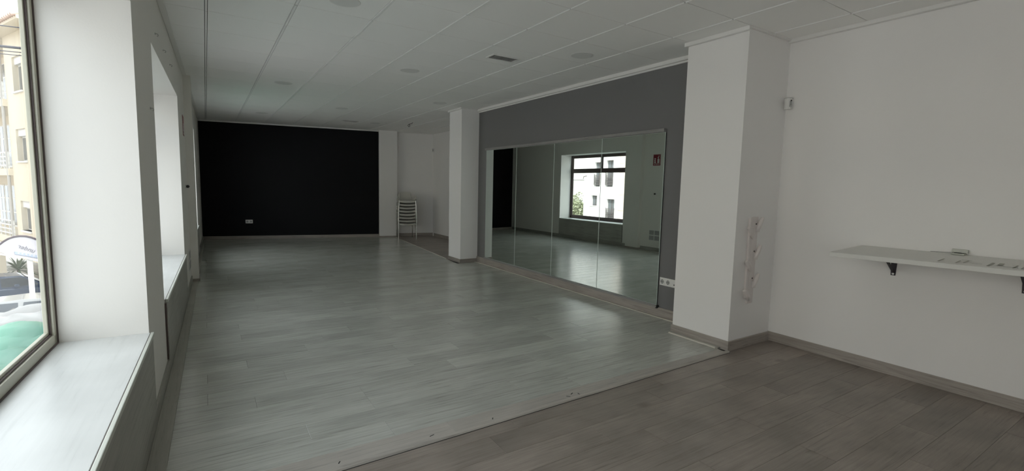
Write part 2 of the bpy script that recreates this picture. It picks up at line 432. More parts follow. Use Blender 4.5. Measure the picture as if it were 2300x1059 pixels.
LIP = mat('pale_edge_profile', (.68, .65, .58), .4)
b = MB(); b.extr([(4.150, .04, 0), (4.166, .04, 0), (4.166, .04, .018), (4.150, .04, .015)], (0, 4.76, 0)); b.build('edge_profile', LIP, plf)
b = MB(); b.extr([(3.795, -.50, 0), (3.812, -.50, 0), (3.812, -.50, .020), (3.795, -.50, .016)], (0, .52, 0)); b.build('edge_profile', LIP, plf)
b = MB(); b.box(3.812, 3.852, -.52, .03, .0, .019); b.build('border_board', BORDERY, plf)
b = MB(); b.extr([(3.822, 5.34, 0), (3.840, 5.34, 0), (3.840, 5.34, .017), (3.822, 5.34, .014)], (.36, 3.99, 0)); b.build('edge_profile', LIP, plf)
b = MB(); b.box(4.166, 4.209, .04, 4.81, 0, .006); b.build('border_board', BORDERY, plf)
# chipped corner of the border by the joint
b = MB()
for cx_, cy_, a_, l_ in ((2.035, -.605, .4, .03), (1.985, -.628, -.9, .028), (2.075, -.632, 1.4, .025), (1.38, -.64, .8, .02), (.98, -.64, .2, .03), (.47, -.65, .9, .022)):
    dx, dy = math.cos(a_)*l_/2, math.sin(a_)*l_/2; nx, ny = -math.sin(a_)*.004, math.cos(a_)*.004
    b.prism([(cx_-dx-nx, cy_-dy-ny), (cx_+dx-nx*.3, cy_+dy-ny*.3), (cx_+dx+nx, cy_+dy+ny), (cx_-dx+nx*.5, cy_-dy+ny*.5)], ZP+.0005, ZP+.0016)
b.build('worn_chip', DARK, plf)

# ------------------------------------------------------------------ windows in the left wall
def window(n, a, b_):
    e = empty('window_%d' % n, P0, -TH, kind='structure')
    z0, z1 = ZS, ZT
    D0, D1 = -.425, -.385          # frame depth range (outer .. room face)
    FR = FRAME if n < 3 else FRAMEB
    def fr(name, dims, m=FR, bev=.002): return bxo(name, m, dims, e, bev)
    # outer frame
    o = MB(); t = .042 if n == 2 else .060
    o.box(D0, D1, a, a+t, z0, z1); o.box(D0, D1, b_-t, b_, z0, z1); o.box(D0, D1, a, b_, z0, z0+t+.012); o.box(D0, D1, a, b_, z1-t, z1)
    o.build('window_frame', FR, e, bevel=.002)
    ztr = 1.925
    mid = (a+b_)/2
    lights = [(a+t, b_-t, z0+t+.012, z1-t)]
    if n != 2:
        fr('transom', (D0, D1-.004, a+t, b_-t, ztr-.04, ztr+.04))
        fr('mullion', (D0, D1-.006, mid-.028, mid+.028, ztr+.04, z1-t))
        lights = [(a+t, b_-t, z0+t+.012, ztr-.04), (a+t, mid-.028, ztr+.04, z1-t), (mid+.028, b_-t, ztr+.04, z1-t)]
    # dark gasket line and glazing bead, then glass for each light
    for (ya, yb, za, zb) in lights:
        q = MB(); r = .008; gd0, gd1 = D1-.019, D1-.010
        q.box(gd0, gd1, ya, ya+r, za, zb); q.box(gd0, gd1, yb-r, yb, za, zb); q.box(gd0, gd1, ya, yb, za, za+r); q.box(gd0, gd1, ya, yb, zb-r, zb)
        q.build('gasket', GROOVE, e)
        q = MB(); r = .022; gd0, gd1 = D1-.036, D1-.019
        q.box(gd0, gd1, ya, ya+r, za, zb); q.box(gd0, gd1, yb-r, yb, za, zb); q.box(gd0, gd1, ya, yb, za, za+r); q.box(gd0, gd1, ya, yb, zb-r, zb)
        q.build('sash_frame', FR, e, bevel=.002)
        bxo('glass_pane', GLASS, (D1-.032, D1-.028, ya+.005, yb-.005, za+.005, zb-.005), e)
    if n != 2:
        for yy in (mid-.6, mid+.6): fr('latch', (D1-.004, D1+.012, yy-.03, yy+.03, z1-t-.012, z1-t+.012), GROOVE)
    # sealant strip, sill board with nosing, laminate apron panel
    bxo('sealant', GROOVE, (D1, D1+.006, a, b_, z0, z0+.008), e)
    bxo('sealant', GROOVE, (D1, D1+.006, b_-.006, b_, z0+.008, z1), e)
    s = bxo('sill', SILL, (D0, .006, a+.001, b_-.001, z0-.022, z0), e, .002)
    bxo('sill_joint', GROOVE, (.0062, .0085, a+.001, b_-.001, z0-.02, z0-.0015), e)
    bxo('sill_nosing', NOSE, (.0085, .024, a-.004, b_+.004, z0-.022, z0+.001), e, .003)
    bxo('apron_panel', PANEL, (0.001, .017, a, b_, .100, z0-.022), e, .002)
    bxo('panel_edge', GROOVE, (.001, .012, b_, b_+.004, .11, z0-.03), e)
    bxo('panel_edge', GROOVE, (.001, .012, a-.004, a, .11, z0-.03), e)
    return e
for i, (a, b_) in enumerate(WINS): window(i+1, a, b_)
# hole plates / small hooks over and beside the window openings
for k, (al, z, lab) in enumerate(((1.48, 2.50, 'small dark wall hook nearest to the near window, high over the second window opening'),
                                  (2.10, 2.52, 'small dark wall hook over the middle of the second window opening'),
                                  (2.75, 2.53, 'small dark wall hook over the far half of the second window opening'),
                                  (.92, 1.89, 'small dark wall hook at mid height on the pier between the two near windows'))):
    e = empty('wall_hook', wallpt(.0, al, z), -TH, lab, 'hook', 'little hooks left in the window wall')
    q = MB(); q.cyl((0, 0, 0), (.004, 0, 0), .008, 10); q.build('base_plate', STEEL, e, True)
    q = MB(); q.tube([(.003, 0, 0), (.014, 0, .001), (.02, 0, -.006), (.019, 0, -.014), (.012, 0, -.017)], .0022, 6); q.build('hook_wire', GREYP, e, True)
# fire-extinguisher sign, dark knob and vent plate on the wall before the column (seen in the mirror)
sg = empty('fire_extinguisher_sign', wallpt(.0, 4.50, 1.99), -TH, 'red fire extinguisher sign on the window wall, seen in the mirror', 'sign')
bxo('sign_plate', RED, (.001, .004, -.105, .105, 0, .255), sg)
q = MB()
q.box(.0041, .0048, -.100, .100, .045, .048); q.box(.0041, .0048, -.102, -.099, .045, .250); q.box(.0041, .0048, .099, .102, .045, .250); q.box(.0041, .0048, -.1, .1, .247, .250)
q.build('sign_border', SIGNW, sg)
q = MB(); yx = -.045
q.extr([(.0041, yx+y_, z_) for y_, z_ in ((-.028, .055), (.028, .055), (.028, .14), (.012, .16), (-.012, .16), (-.028, .14))], (.0008, 0, 0))
q.extr([(.0041, yx+y_, z_) for y_, z_ in ((-.010, .168), (.010, .168), (.030, .182), (.024, .190), (.004, .182), (.004, .200), (-.006, .222), (-.020, .225), (-.018, .205), (-.010, .190))], (.0008, 0, 0))
q.build('extinguisher_pictogram', SIGNW, sg)
for fy, fz, fs in ((.052, .075, 1.0), (.055, .115, .9), (.052, .155, .8)):
    q = MB(); q.extr([(.0041, fy+y_*fs, fz+z_*fs) for y_, z_ in ((-.026, -.02), (.006, -.022), (.026, -.006), (.016, .006), (.020, .022), (.002, .010), (-.004, .026), (-.014, .008), (-.026, .012))], (.0008, 0, 0)); q.build('flame_pictogram', SIGNW, sg)
def text(s, size, m, parent, loc, rot, name='lettering', ext=.0006, sx=1):
    cu = bpy.data.curves.new(name, 'FONT'); cu.body = s; cu.size = size; cu.extrude = ext; cu.align_x = 'CENTER'; cu.align_y = 'CENTER'; cu.fill_mode = 'BOTH'; cu.resolution_u = 3
    t = bpy.data.objects.new(name, cu); C.objects.link(t)
    dg = bpy.context.evaluated_depsgraph_get(); me = bpy.data.meshes.new_from_object(t.evaluated_get(dg)); bpy.data.objects.remove(t)
    me.materials.clear(); me.materials.append(m)
    o = bpy.data.objects.new(name, me); C.objects.link(o); o.parent = parent; o.location = loc; o.rotation_euler = rot; o.scale = (sx, 1, 1); return o
text('EXTINTOR', .034, SIGNW, sg, (.0045, 0, .024), (PI/2, 0, PI/2))
kn = empty('wall_button', wallpt(0, 4.50, 1.34), -TH, 'dark round button on the window wall below the red sign, seen in the mirror', 'button')
q = MB(); q.cyl((0, 0, 0), (.006, 0, 0), .022, 14); q.build('base_plate', GREYP, kn, True)
q = MB(); q.ball((.022, 0, 0), .02, 10); q.build('button_cap', HOLE, kn, True)
vp = empty('wall_vent', wallpt(0, 4.46, .25), -TH, 'white four-cell vent plate low on the window wall, seen in the mirror', 'vent')
bxo('plate', PLASTIC, (.001, .010, -.16, .16, 0, .26), vp, .002)
for cy in (-.078, .078):
    for cz in (.068, .192): bxo('grille_cell', GREYP, (.0101, .013, cy-.066, cy+.066, cz-.050, cz+.050), vp, .001)

# ------------------------------------------------------------------ mirrors
my = (.527, 1.524, 2.512, 3.508, 4.507)
ml = ('large frameless wall mirror nearest the triple socket, first of four', 'large frameless wall mirror showing the right side of the window, second from the near pillar',
      'large frameless wall mirror third from the near pillar, between two bright joints', 'large frameless wall mirror farthest from the camera, beside the middle pillar')
for k in range(4):
    e = empty('wall_mirror', (4.225, (my[k]+my[k+1])/2, .135), 0, ml[k], 'mirror', 'four mirrors in a row on the grey wall')
    hw = (my[k+1]-my[k])/2-.0025
    bxo('mirror_edge', MEDGE, (-.0195, -.015, -hw, hw, 0, 1.93), e)
    bxo('mirror_glass', MIRROR, (-.0202, -.0195, -hw+.003, hw-.003, .003, 1.927), e)
    bxo('backing_board', HOLE, (-.015, -.001, -hw+.003, hw-.003, .004, 1.926), e)
r = bxo('mirror_top_rail', RAIL, (4.180, 4.225, .535, 4.52, 2.068, 2.104), bevel=.002); tag(r, 'long grey wooden rail running along the top of the mirrors', 'rail')
r = empty('mirror_bottom_channel', (4.205, 2.5, .118), 0, 'thin dark channel under the row of mirrors', 'channel')
bxo('channel', RAIL, (-.026, .02, -1.985, 2.01, -.005, .016), r)
bxo('end_clip', HOLE, (-.022, .016, -1.992, -1.974, -.016, .017), r)

# ------------------------------------------------------------------ sockets
def socket(name, mats, loc, rz, n, label, pitch_=.078):
    e = empty(name, loc, rz, label, 'socket')
    W = pitch_*n/2
    bxo('cover_plate', PLASTIC, (-W, W, -.009, 0, -.044, .044), e, .003)
    for i in range(n):
        cx = -W+pitch_*(i+.5)
        f = bxo('module', PLASTIC, (cx-.033, cx+.033, -.012, -.009, -.033, .033), e, .001)
        if i < 2:
            q = MB(); q.cyl((cx, -.0125, 0), (cx, -.012, 0), .024, 20); q.build('socket_well', GREYP, e)
            q = MB()
            for s_ in (-1, 1): q.cyl((cx+s_*.0095, -.0135, 0), (cx+s_*.0095, -.0124, 0), .0045, 8)
            q.box(cx-.004, cx+.004, -.0135, -.0124, .019, .024); q.box(cx-.004, cx+.004, -.0135, -.0124, -.024, -.019)
            q.build('pin_hole', HOLE, e)
        else:
            q = MB(); q.cyl((cx+.006, -.0135, -.012), (cx+.006, -.012, -.012), .007, 12); q.build('aerial_hole', HOLE, e)
    return e
socket('wall_socket', None, (4.225, .395, .415), -PI/2, 3, 'white triple wall socket on the grey wall by the near pillar')
p_ = BO+Vector((math.cos(BA), math.sin(BA), 0))*.995; p_.z = .437
socket('wall_socket', None, p_, BA, 2, 'white double wall socket low on the black wall')

# ------------------------------------------------------------------ ceiling lights, grilles, cable
labs = ['round ceiling light over the near left part, cut by the top edge of the photo', 'round flush ceiling light second along the row by the windows',
        'round flush ceiling light farthest along the row by the windows, near the black wall', 'round flush ceiling light in the middle row, nearer one',
        'round flush ceiling light in the middle row, farther one', 'round flush ceiling light above the mirrors, nearest the near pillar',
        'round flush ceiling light in front of the middle pillar', 'round flush ceiling light at the far end before the white corner pier']
for (x, y), lb in zip(lightspots, labs):
    e = empty('ceiling_light', (x, y, H), 0, lb, 'light', 'round flush ceiling lights')
    q = MB(); n = 32
    prof = [(.106, -.0035), (.112, -.004), (.117, -.002), (.118, 0)]
    v = [(r_*math.cos(2*PI*k/n), r_*math.sin(2*PI*k/n), z_) for r_, z_ in prof for k in range(n)]
    q.add(v, [(i*n+k, i*n+(k+1) % n, (i+1)*n+(k+1) % n, (i+1)*n+k) for i in range(3) for k in range(n)])
    q.build('trim_ring', PLASTIC, e, True)
    q = MB(); q.cyl((0, 0, -.0028), (0, 0, -.0005), .107, 32); q.build('diffuser', DIFF, e)
def grille(x, y, lb):
    e = empty('air_grille', (x, y, H), 0, lb, 'vent', 'ceiling air grilles')
    q = MB(); w_, d_ = .17, .085
    q.box(-w_, w_, -d_, -d_+.02, -.010, -.001); q.box(-w_, w_, d_-.02, d_, -.010, -.001); q.box(-w_, -w_+.02, -d_+.02, d_-.02, -.010, -.001); q.box(w_-.02, w_, -d_+.02, d_-.02, -.010, -.001)
    q.build('frame', PLASTIC, e, bevel=.002)
    bxo('duct_opening', mat('shadow_grey', (.30, .30, .30), .8), (-w_+.02, w_-.02, -d_+.02, d_-.02, -.002, -.0005), e)
    for k in range(6):
        y0 = -d_+.030+k*.022; q = MB(); q.extr([(-w_+.02, y0, -.009), (-w_+.02, y0+.003, -.009), (-w_+.02, y0+.013, -.0025), (-w_+.02, y0+.010, -.0025)], (2*w_-.04, 0, 0)); q.build('louvre', PLASTIC, e)
grille(2.72, 1.54, 'rectangular ceiling air grille above the space before the mirrors')
grille(2.74, 8.18, 'rectangular ceiling air grille at the far end before the black wall')
e = empty('hanging_cable', (3.88, 7.45, H), 0, 'short black cable end looped out of the ceiling before the alcove', 'cable')
q = MB(); q.tube([(.06, 0, 0), (.045, 0, -.018), (.0, 0, -.035), (-.035, 0, -.05), (-.05, 0, -.075), (-.035, 0, -.10), (-.012, 0, -.095), (-.004, 0, -.07), (-.02, 0, -.045)], .006, 6); q.build('cable_loop', HOLE, e, True)
q = MB(); q.cyl((.06, 0, -.004), (.06, 0, .001), .012, 10); q.build('ceiling_gland', HOLE, e)

# ------------------------------------------------------------------ motion detectors
def detector(loc, rz, lb, s=1.0):
    e = empty('motion_detector', loc, rz, lb, 'detector', 'white motion detectors')
    q = MB(); n = 8; pts = []
    for k in range(n+1):
        a = PI*k/n; pts.append((.042*s*math.cos(a), -.012*s-.030*s*math.sin(a)))
    pts = [(.042*s, .012*s)]+pts+[(-.042*s, .012*s)]
    q.prism(pts[::-1], 0, .135*s); o = q.build('housing', PLASTIC, e, True, bevel=.004*s)
    q = MB(); q.prism([(x*1.02, y*1.02-.0005) for x, y in pts[::-1]], .126*s, .131*s); q.build('lid_seam', GREYP, e)
    bxo('lens_window', GREYP, (-.014*s, .014*s, -.0455*s, -.040*s, .025*s, .095*s), e, .002)
    q = MB(); q.ball((.003*s, -.044*s, .098*s), .009*s, 8); q.build('sensor_eye', HOLE, e, True)
    q = MB(); q.ball((-.001*s, -.044*s, .035*s), .007*s, 8); q.build('indicator', PLASTIC, e, True)
detector((4.480, -.620, 2.195), PI*1.88, 'white motion detector high in the corner above the white shelf', .78)
detector((5.255, 9.34, 2.33), PI*1.80, 'small white motion detector high in the far alcove corner', .7)

# ------------------------------------------------------------------ shelf and brackets
sh = empty('wall_shelf', (4.52, -2.0, 1.0), 0, 'long white wall shelf with scuffed top on the right wall', 'shelf')
def shz(x, y):  # top of the slightly sagging board
    u = (4.52-x)/.58; v = (-1.3-y)/1.6
    return 1.016+.010*v-u*(.024-.018*v)
q = MB()
cor = [(3.943, -1.308), (3.94, -3.4), (4.518, -3.4), (4.518, -1.30)]
top = [(x-4.52, y+2, shz(x, y)-1.0) for x, y in cor]; bot = [(x, y, z-.034) for x, y, z in top]
q.add(top+bot, [(0, 1, 2, 3), (7, 6, 5, 4), (0, 4, 5, 1), (1, 5, 6, 2), (2, 6, 7, 3), (3, 7, 4, 0)])
TAPE = ((4.10, -1.925, .15, .06, .007), (4.09, -2.015, .14, .08, .008), (4.13, -2.045, .14, .05, .008), (4.20, -2.03, .05, 1.5, .006), (4.09, -2.10, .06, 1.5, .005), (4.11, -2.165, .19, .07, .012), (4.17, -2.20, .10, .10, .022), (4.11, -2.275, .15, .05, .008), (4.13, -2.31, .15, .05, .009), (4.06, -2.25, .10, 1.4, .006))
SHELF = mat('white_shelf_board', (.72, .715, .68), .4, var=.03, vscale=9)
q.build('board', SHELF, sh, bevel=.003)
for k, (x, y, L_, a_, w_) in enumerate(TAPE):
    dx, dy = math.cos(a_)*L_/2, math.sin(a_)*L_/2; nx, ny = -math.sin(a_)*w_/2, math.cos(a_)*w_/2
    po = [(x-dx-nx, y-dy-ny), (x+dx-nx, y+dy-ny), (x+dx+nx, y+dy+ny), (x-dx+nx, y-dy+ny)]
    q = MB(); q.add([(a-4.52, b2+2, shz(a, b2)-1+.0002) for a, b2 in po]+[(a-4.52, b2+2, shz(a, b2)-1+.0009) for a, b2 in po], [(3, 2, 1, 0), (4, 5, 6, 7), (0, 1, 5, 4), (1, 2, 6, 5), (2, 3, 7, 6), (3, 0, 4, 7)])
    q.build('tape_residue', RESID, sh)
def bracket(y, lb, dz=0):
    e = empty('shelf_bracket', (4.52, y, .80), 0, lb, 'bracket', 'black steel shelf brackets')
    zt = shz(4.5, y)-.034-.80-.003
    q = MB(); q.extr([(-.004, -.016, 0), (-.004, .016, 0), (-.004, .024, zt), (-.004, -.024, zt)], (.0035, 0, 0)); q.build('wall_plate', BLKMET, e, bevel=.001)
    zf = shz(4.15, y)-.034-.80-.003
    q = MB(); q.add([(-.36, -.018, zf-.004), (-.36, .018, zf-.004), (-.004, .022, zt-.004), (-.004, -.022, zt-.004), (-.36, -.018, zf), (-.36, .018, zf), (-.004, .022, zt), (-.004, -.022, zt)],
          [(3, 2, 1, 0), (4, 5, 6, 7), (0, 1, 5, 4), (1, 2, 6, 5), (2, 3, 7, 6), (3, 0, 4, 7)]); q.build('shelf_arm', BLKMET, e)
    q = MB(); q.extr([(-.004, -.004, .03), (-.012, -.004, .02), (-.20, -.004, zt-.03), (-.20, -.004, zt-.005), (-.17, -.004, zt-.005)], (0, .007, 0)); q.build('web', BLKMET, e)
    for z_ in (.014, .12): q = MB(); q.cyl((-.0065, 0, z_), (-.004, 0, z_), .008, 12); q.build('screw', STEEL, e, True)
bracket(-1.53, 'black steel bracket under the far end of the white shelf')
bracket(-2.26, 'black steel bracket under the white shelf at the right edge of the photo')
e = empty('plastic_clip', (4.485, -1.915, shz(4.485, -1.915)), 0, 'small pale plastic clip standing on the white shelf against the wall', 'clip')
bxo('clip_base', CLEARP, (-.03, .03, -.035, .035, .0005, .010), e, .003)
bxo('clip_back', CLEARP, (.012, .030, -.045, .045, .012, .038), e, .003)
q = MB(); q.tube([(-.005, .03, .012), (-.008, .10, .008), (0, .16, .004)], .0025, 6); q.build('wire_end', GREYP, e, True)
bxo('clip_slot', HOLE, (-.012, .011, -.024, .024, .0102, .014), e)

# ------------------------------------------------------------------ coat hook board on the pillar's near face
e = empty('coat_hook_board', (4.14, -.58, .41), 0, 'white plastic coat hook board screwed upright on the near pillar', 'coat rack')
bxo('board', HOOKM, (-.045, .045, -.016, 0, 0, .80), e, .003)
bxo('side_rail', HOOKM, (-.090, -.055, -.022, 0, .06, .79), e, .004)
def wav(cx, cz, s, name):
    q = MB()
    pts = [(cx-.012, -.018, cz-.07), (cx-.008, -.028, cz-.05), (cx+s*.002, -.034, cz-.01), (cx+s*.016, -.038, cz+.025), (cx+s*.028, -.040, cz+.050)]
    q.tube(pts, [.012, .017, .019, .018, .014], 12); o = q.build(name, HOOKM, e, True)
    q2 = MB(); q2.box(cx-.026, cx+.026, -.024, -.010, cz-.085, cz-.02); p = q2.build('hook_foot', HOOKM, o, bevel=.004)
for cz in (.745, .49, .225): wav(.040, cz, 1, 'hook')
for cz in (.66, .36, .09): 
    q = MB(); cx = -.07
    q.tube([(cx-.062, -.034, cz+.045), (cx-.042, -.038, cz+.025), (cx-.005, -.038, cz-.015), (cx+.025, -.030, cz-.055)], [.015, .021, .021, .011], 12)
    o = q.build('hook', HOOKM, e, True)
    bxo('hook_foot', HOOKM, (cx-.03, cx+.035, -.034, -.016, cz-.03, cz+.045), o, .005)
for z_ in (.735, .485, .235): q = MB(); q.cyl((.010, -.019, z_), (.010, -.016, z_), .007, 10); q.build('screw', HOLE, e, True)

# ------------------------------------------------------------------ stacked armchairs in the alcove
def chair():
    e = empty('stacking_armchair', (0, 0, 0))
    # x right, y back (away from the camera), z up
    q = MB(); nx, ny = 12, 8; v = []; f = []; th = .012
    def S_(u, t):   # u -1..1 across, t 0..1 from front edge to rear
        x = u*(.205+.012*t); y = -.21+t*.40
        z = .435-.020*(1-u*u)*(.4+.6*math.sin(PI*t)) - (.030*(1-t*5)**2 if t < .2 else 0)
        return (x, y, z)
    for j in range(ny+1):
        for i in range(nx+1): v.append(S_(-1+2*i/nx, j/ny))
    m_ = len(v); v += [(x, y, z-th) for x, y, z in v]
    W_ = nx+1
    for j in range(ny):
        for i in range(nx):
            a = j*W_+i; f.append((a, a+1, a+W_+1, a+W_)); f.append((m_+a, m_+a+W_, m_+a+W_+1, m_+a+1))
    rim = [i for i in range(W_)]+[j*W_+nx for j in range(1, ny+1)]+[ny*W_+i for i in range(nx-1, -1, -1)]+[j*W_ for j in range(ny-1, 0, -1)]
    for k in range(len(rim)): a, b2 = rim[k], rim[(k+1) % len(rim)]; f.append((a, m_+a, m_+b2, b2))
    q.add(v, f); q.build('seat', PLASTIC2, e, True)
    q = MB(); n = 12; v = []; f = []
    for k in range(n+1):
        u = -1+2*k/n; b_ = 1-u*u; x = .212*u
        v += [(x, -.200-.022*b_, .423-.022*b_), (x, -.212-.024*b_, .414-.022*b_), (x, -.212-.024*b_, .382-.022*b_), (x, -.200-.022*b_, .376-.022*b_)]
    for k in range(n):
        a = k*4; f += [(a+m_, a+(m_+1) % 4, a+4+(m_+1) % 4, a+4+m_) for m_ in range(4)]
    f += [(3, 2, 1, 0), (n*4, n*4+1, n*4+2, n*4+3)]
    q.add(v, f); q.build('front_apron', PLASTIC2, e, True)
    # reclined back and two flared arm wings, one moulded rim
    q = MB(); v = []; f = []; n = 32; m2 = 5
    for k in range(n+1):
        a = PI*(k/n); cx = math.cos(a); sy = math.sin(a); d = abs(cx)
        if d < .72: h_ = .215-.02*(d/.72)**2
        elif d < .88: h_ = .195-.165*(d-.72)/.16
        else: h_ = .03+.085*min(1, (d-.88)/.09)
        arm = 1 if d > .88 else 0
        for j in range(m2+1):
            t = j/m2
            bx = .205*cx*(1+(.20 if arm else .04)*t)
            by = -.10 + .27*sy**.8 + (.10*t if not arm else -.02*t)
            if k in (0, n): by = -.17
            v.append((bx, by, .425+h_*t))
    off = len(v); v += [(x*.955, (y+.02)*.955-.02, z) for x, y, z in v]
    for k in range(n):
        for j in range(m2):
            a = k*(m2+1)+j; b2 = a+m2+1
            f.append((a, b2, b2+1, a+1)); f.append((off+a, off+a+1, off+b2+1, off+b2))
        a = k*(m2+1)+m2; b2 = a+m2+1; f.append((a, b2, off+b2, off+a))
        a = k*(m2+1); b2 = a+m2+1; f.append((a, off+a, off+b2, b2))
    for a0 in (0, n*(m2+1)):
        for j in range(m2): f.append((a0+j, a0+j+1, off+a0+j+1, off+a0+j))
    q.add(v, f); q.build('backrest', PLASTIC2, e, True)
    for sx in (-1, 1):
        q = MB(); q.tube([(sx*.212, -.20, .42), (sx*.222, -.215, .25), (sx*.232, -.228, .0)], .0125, 10); q.build('leg', CHROME, e, True)
        q = MB(); q.tube([(sx*.195, .17, .42), (sx*.205, .20, .22), (sx*.215, .235, .0)], .0125, 10); q.build('leg', CHROME, e, True)
    return e
def copy_tree(o, parent=None):
    c = o.copy(); C.objects.link(c)
    if parent: c.parent = parent
    for ch in list(o.children): copy_tree(ch, c)
    return c
ordn = ['bottom', 'second from the bottom', 'third from the bottom', 'fourth from the bottom', 'fourth from the top', 'third from the top', 'second from the top', 'topmost']
proto = chair()
for k in range(8):
    o = proto if k == 0 else copy_tree(proto)
    o.location = (4.395-.001*k, 9.12-.004*k, .0845*k); o.rotation_euler = (0, 0, math.radians(-10))
    tag(o, 'cream plastic armchair with chrome legs, %s of the stack in the alcove' % ordn[k], 'chair', 'stacked armchairs in the alcove')

# ================================================================== OUTSIDE
ZG = -4.6
ASPH = mat('asphalt', (.30, .30, .30), .8, var=.1, vscale=.8)
PAVE = mat('pale_pavement', (.46, .44, .41), .8, var=.08, vscale=2)
CREAM = mat('cream_render', (.66, .59, .47), .85, var=.02)
WHITEF = mat('white_render', (.80, .78, .74), .85, var=.02)
BEIGE = mat('beige_stone_panel', (.66, .56, .47), .8, var=.04)
GREYF = mat('grey_render', (.50, .47, .44), .85, var=.04)
WGLASS = mat('far_window_glass', (.16, .17, .18), .15, var=.15, vscale=2)
WFR = mat('white_window_frame', (.70, .70, .68), .5)
BRN = mat('brown_window_frame', (.13, .11, .105), .5)
ROOFT = mat('clay_roof_tile', (.42, .30, .24), .8, var=.15, vscale=6)
CONC = mat('weathered_facade_base', (.45, .43, .40), .9)
struct('street_ground', ASPH, [(-45, -.95, -12, 70, ZG-.2, ZG)])
struct('building_base', CONC, [(-.80, 5.5, -6.2, 10.9, ZG, -.26)])

# ---- cream building down the street (seen straight through the near window)
F0 = Vector((-7.014, 27.16, 0)); FA = math.atan2(.8988, -.4384)     # local x = along the facade, away
cb = empty('apartment_building', F0, FA, 'cream apartment block with balconies seen through the near window', 'building')
# local: x along facade (away to the left), -y out of facade?  facade plane y=0, body on y<0 side (right-hand side)
B0 = -2.45
def cbx(name, m, d, parent=cb, bev=0): return bxo(name, m, d, parent, bev)
ws = ((-1.02, .20, 5.12, 6.62), (-.90, .42, 2.08, 3.50), (-.72, .55, -1.08, .28))
q = MB()
xs0, xs1 = -3.2, 1.30
yb = -8
# wall with real openings: stacked strips
def wall_open(q, xa, xb, za, zb, holes, y0, y1):
    zs = sorted({za, zb}|{h[2] for h in holes}|{h[3] for h in holes})
    for z0, z1 in zip(zs, zs[1:]):
        hs = sorted([h for h in holes if h[2] < z1-1e-6 and h[3] > z0+1e-6]); x = xa
        for h in hs:
            if h[0] > x: q.box(x, h[0], y0, y1, z0, z1)
            x = h[1]
        if x < xb: q.box(x, xb, y0, y1, z0, z1)
wall_open(q, xs0, xs1, B0, 7.7, ws, -.28, 0)
q.box(xs0, xs1, yb, -.9, B0, 7.7)
q.build('wall', CREAM, cb)
bxo('balcony_wall', CREAM, (xs1, 16, yb, -1.1, B0, 7.7), cb)
for (a, b2, z0, z1) in ws:
    f = cbx('window', WFR, (a, b2, -.24, -.20, z0, z1))
    cbx('window_pane', WGLASS, (a+.07, (a+b2)/2-.03, -.20, -.19, z0+.07, z1-.38), f); cbx('window_pane', WGLASS, ((a+b2)/2+.03, b2-.07, -.20, -.19, z0+.07, z1-.38), f)
    cbx('shutter_box', WFR, (a, b2, -.20, -.08, z1-.30, z1), f)
    cbx('window_sill', WFR, (a-.06, b2+.06, -.2, .06, z0-.07, z0))
for z0, z1, lo in ((2.2, 4.4, 1.75), (-.95, 1.35, -1.45), (5.4, 7.4, 4.9)):
    cbx('balcony_slab', CREAM, (xs1, 12, -1.1, .15, lo-.32, lo))
    for k in range(6):
        a = 1.55+k*1.25
        f = cbx('balcony_window', WFR, (a, a+1.1, -1.1, -1.04, lo+.1, lo+2.35))
        for (ua, ub) in ((.06, .52), (.58, 1.04)):
            for (za, zb) in ((.1, .75), (.82, 1.5), (1.57, 2.2)):
                cbx('window_pane', WGLASS, (a+ua, a+ub, -1.04, -1.03, lo+.1+za, lo+.1+zb), f)
    rl = MB()
    for zz in (.12, .32, .52, .72): rl.box(xs1+.02, 12, .08, .12, lo+zz, lo+zz+.05)
    for k in range(16): rl.box(xs1+.02+k*.7, xs1+.06+k*.7, .08, .12, lo, lo+.75)
    rl.build('balcony_railing', WFR, cb)
pq = MB(); pq.tube([(xs1+.12, .12, -2.3), (xs1+.12, .12, 7.6)], .06, 8); pq.build('drain_pipe', CONC, cb)
q = MB(); q.extr([(xs0, .55, 7.62), (xs0, .55, 7.75), (xs0, -4, 9.0), (xs0, -4, 7.62)], (20, 0, 0)); q.build('roof', CREAM, cb)
for k in range(56):
    x = xs0+.15+k*.26
    q = MB(); q.tube([(x, .68, 7.74), (x, -1.6, 8.50)], .07, 8); q.build('roof_tile', ROOFT, cb)
# arcade columns and back wall below
for x in (-2.6, 6.2, 9.0): cbx('arcade_column', CREAM, (x-.2, x+.2, -.5, -.1, ZG, B0))
cbx('shop_wall', CREAM, (-3.2, -1.6, -2.6, -2.3, ZG, B0)); 
cbx('shop_window', WGLASS, (-1.6, -.1, -2.5, -2.45, ZG+.2, -3.0)); cbx('shop_beam', CREAM, (-1.6, -.05, -2.45, -2.2, -3.15, -2.75))
cbx('shop_window', WGLASS, (-1.6, -.1, -2.5, -2.45, -2.72, B0))
# overhead cables crossing in front of the eaves
CAB = mat('black_cable', (.05, .05, .06), .6)
for x5, z0, rr, lb in ((-5.67, 6.43, .018, 'thin overhead cable crossing high above the others, before the roof edge'), (-5.70, 5.75, .042, 'thick dark overhead cable crossing before the cream building, just under its eaves'),
                       (-5.71, 5.605, .015, 'thin overhead cable just below the thick one'), (-5.72, 5.50, .013, 'lowest of the thin overhead cables before the cream building')):
    q = MB(); q.tube([(x5+t, 20.28+.23*t, z0+.075*t+.0022*t*t) for t in range(-16, 12)], rr, 6)
    o = q.build('overhead_cable', CAB, None, True); tag(o, lb, 'cable', 'overhead cables by the cream building')

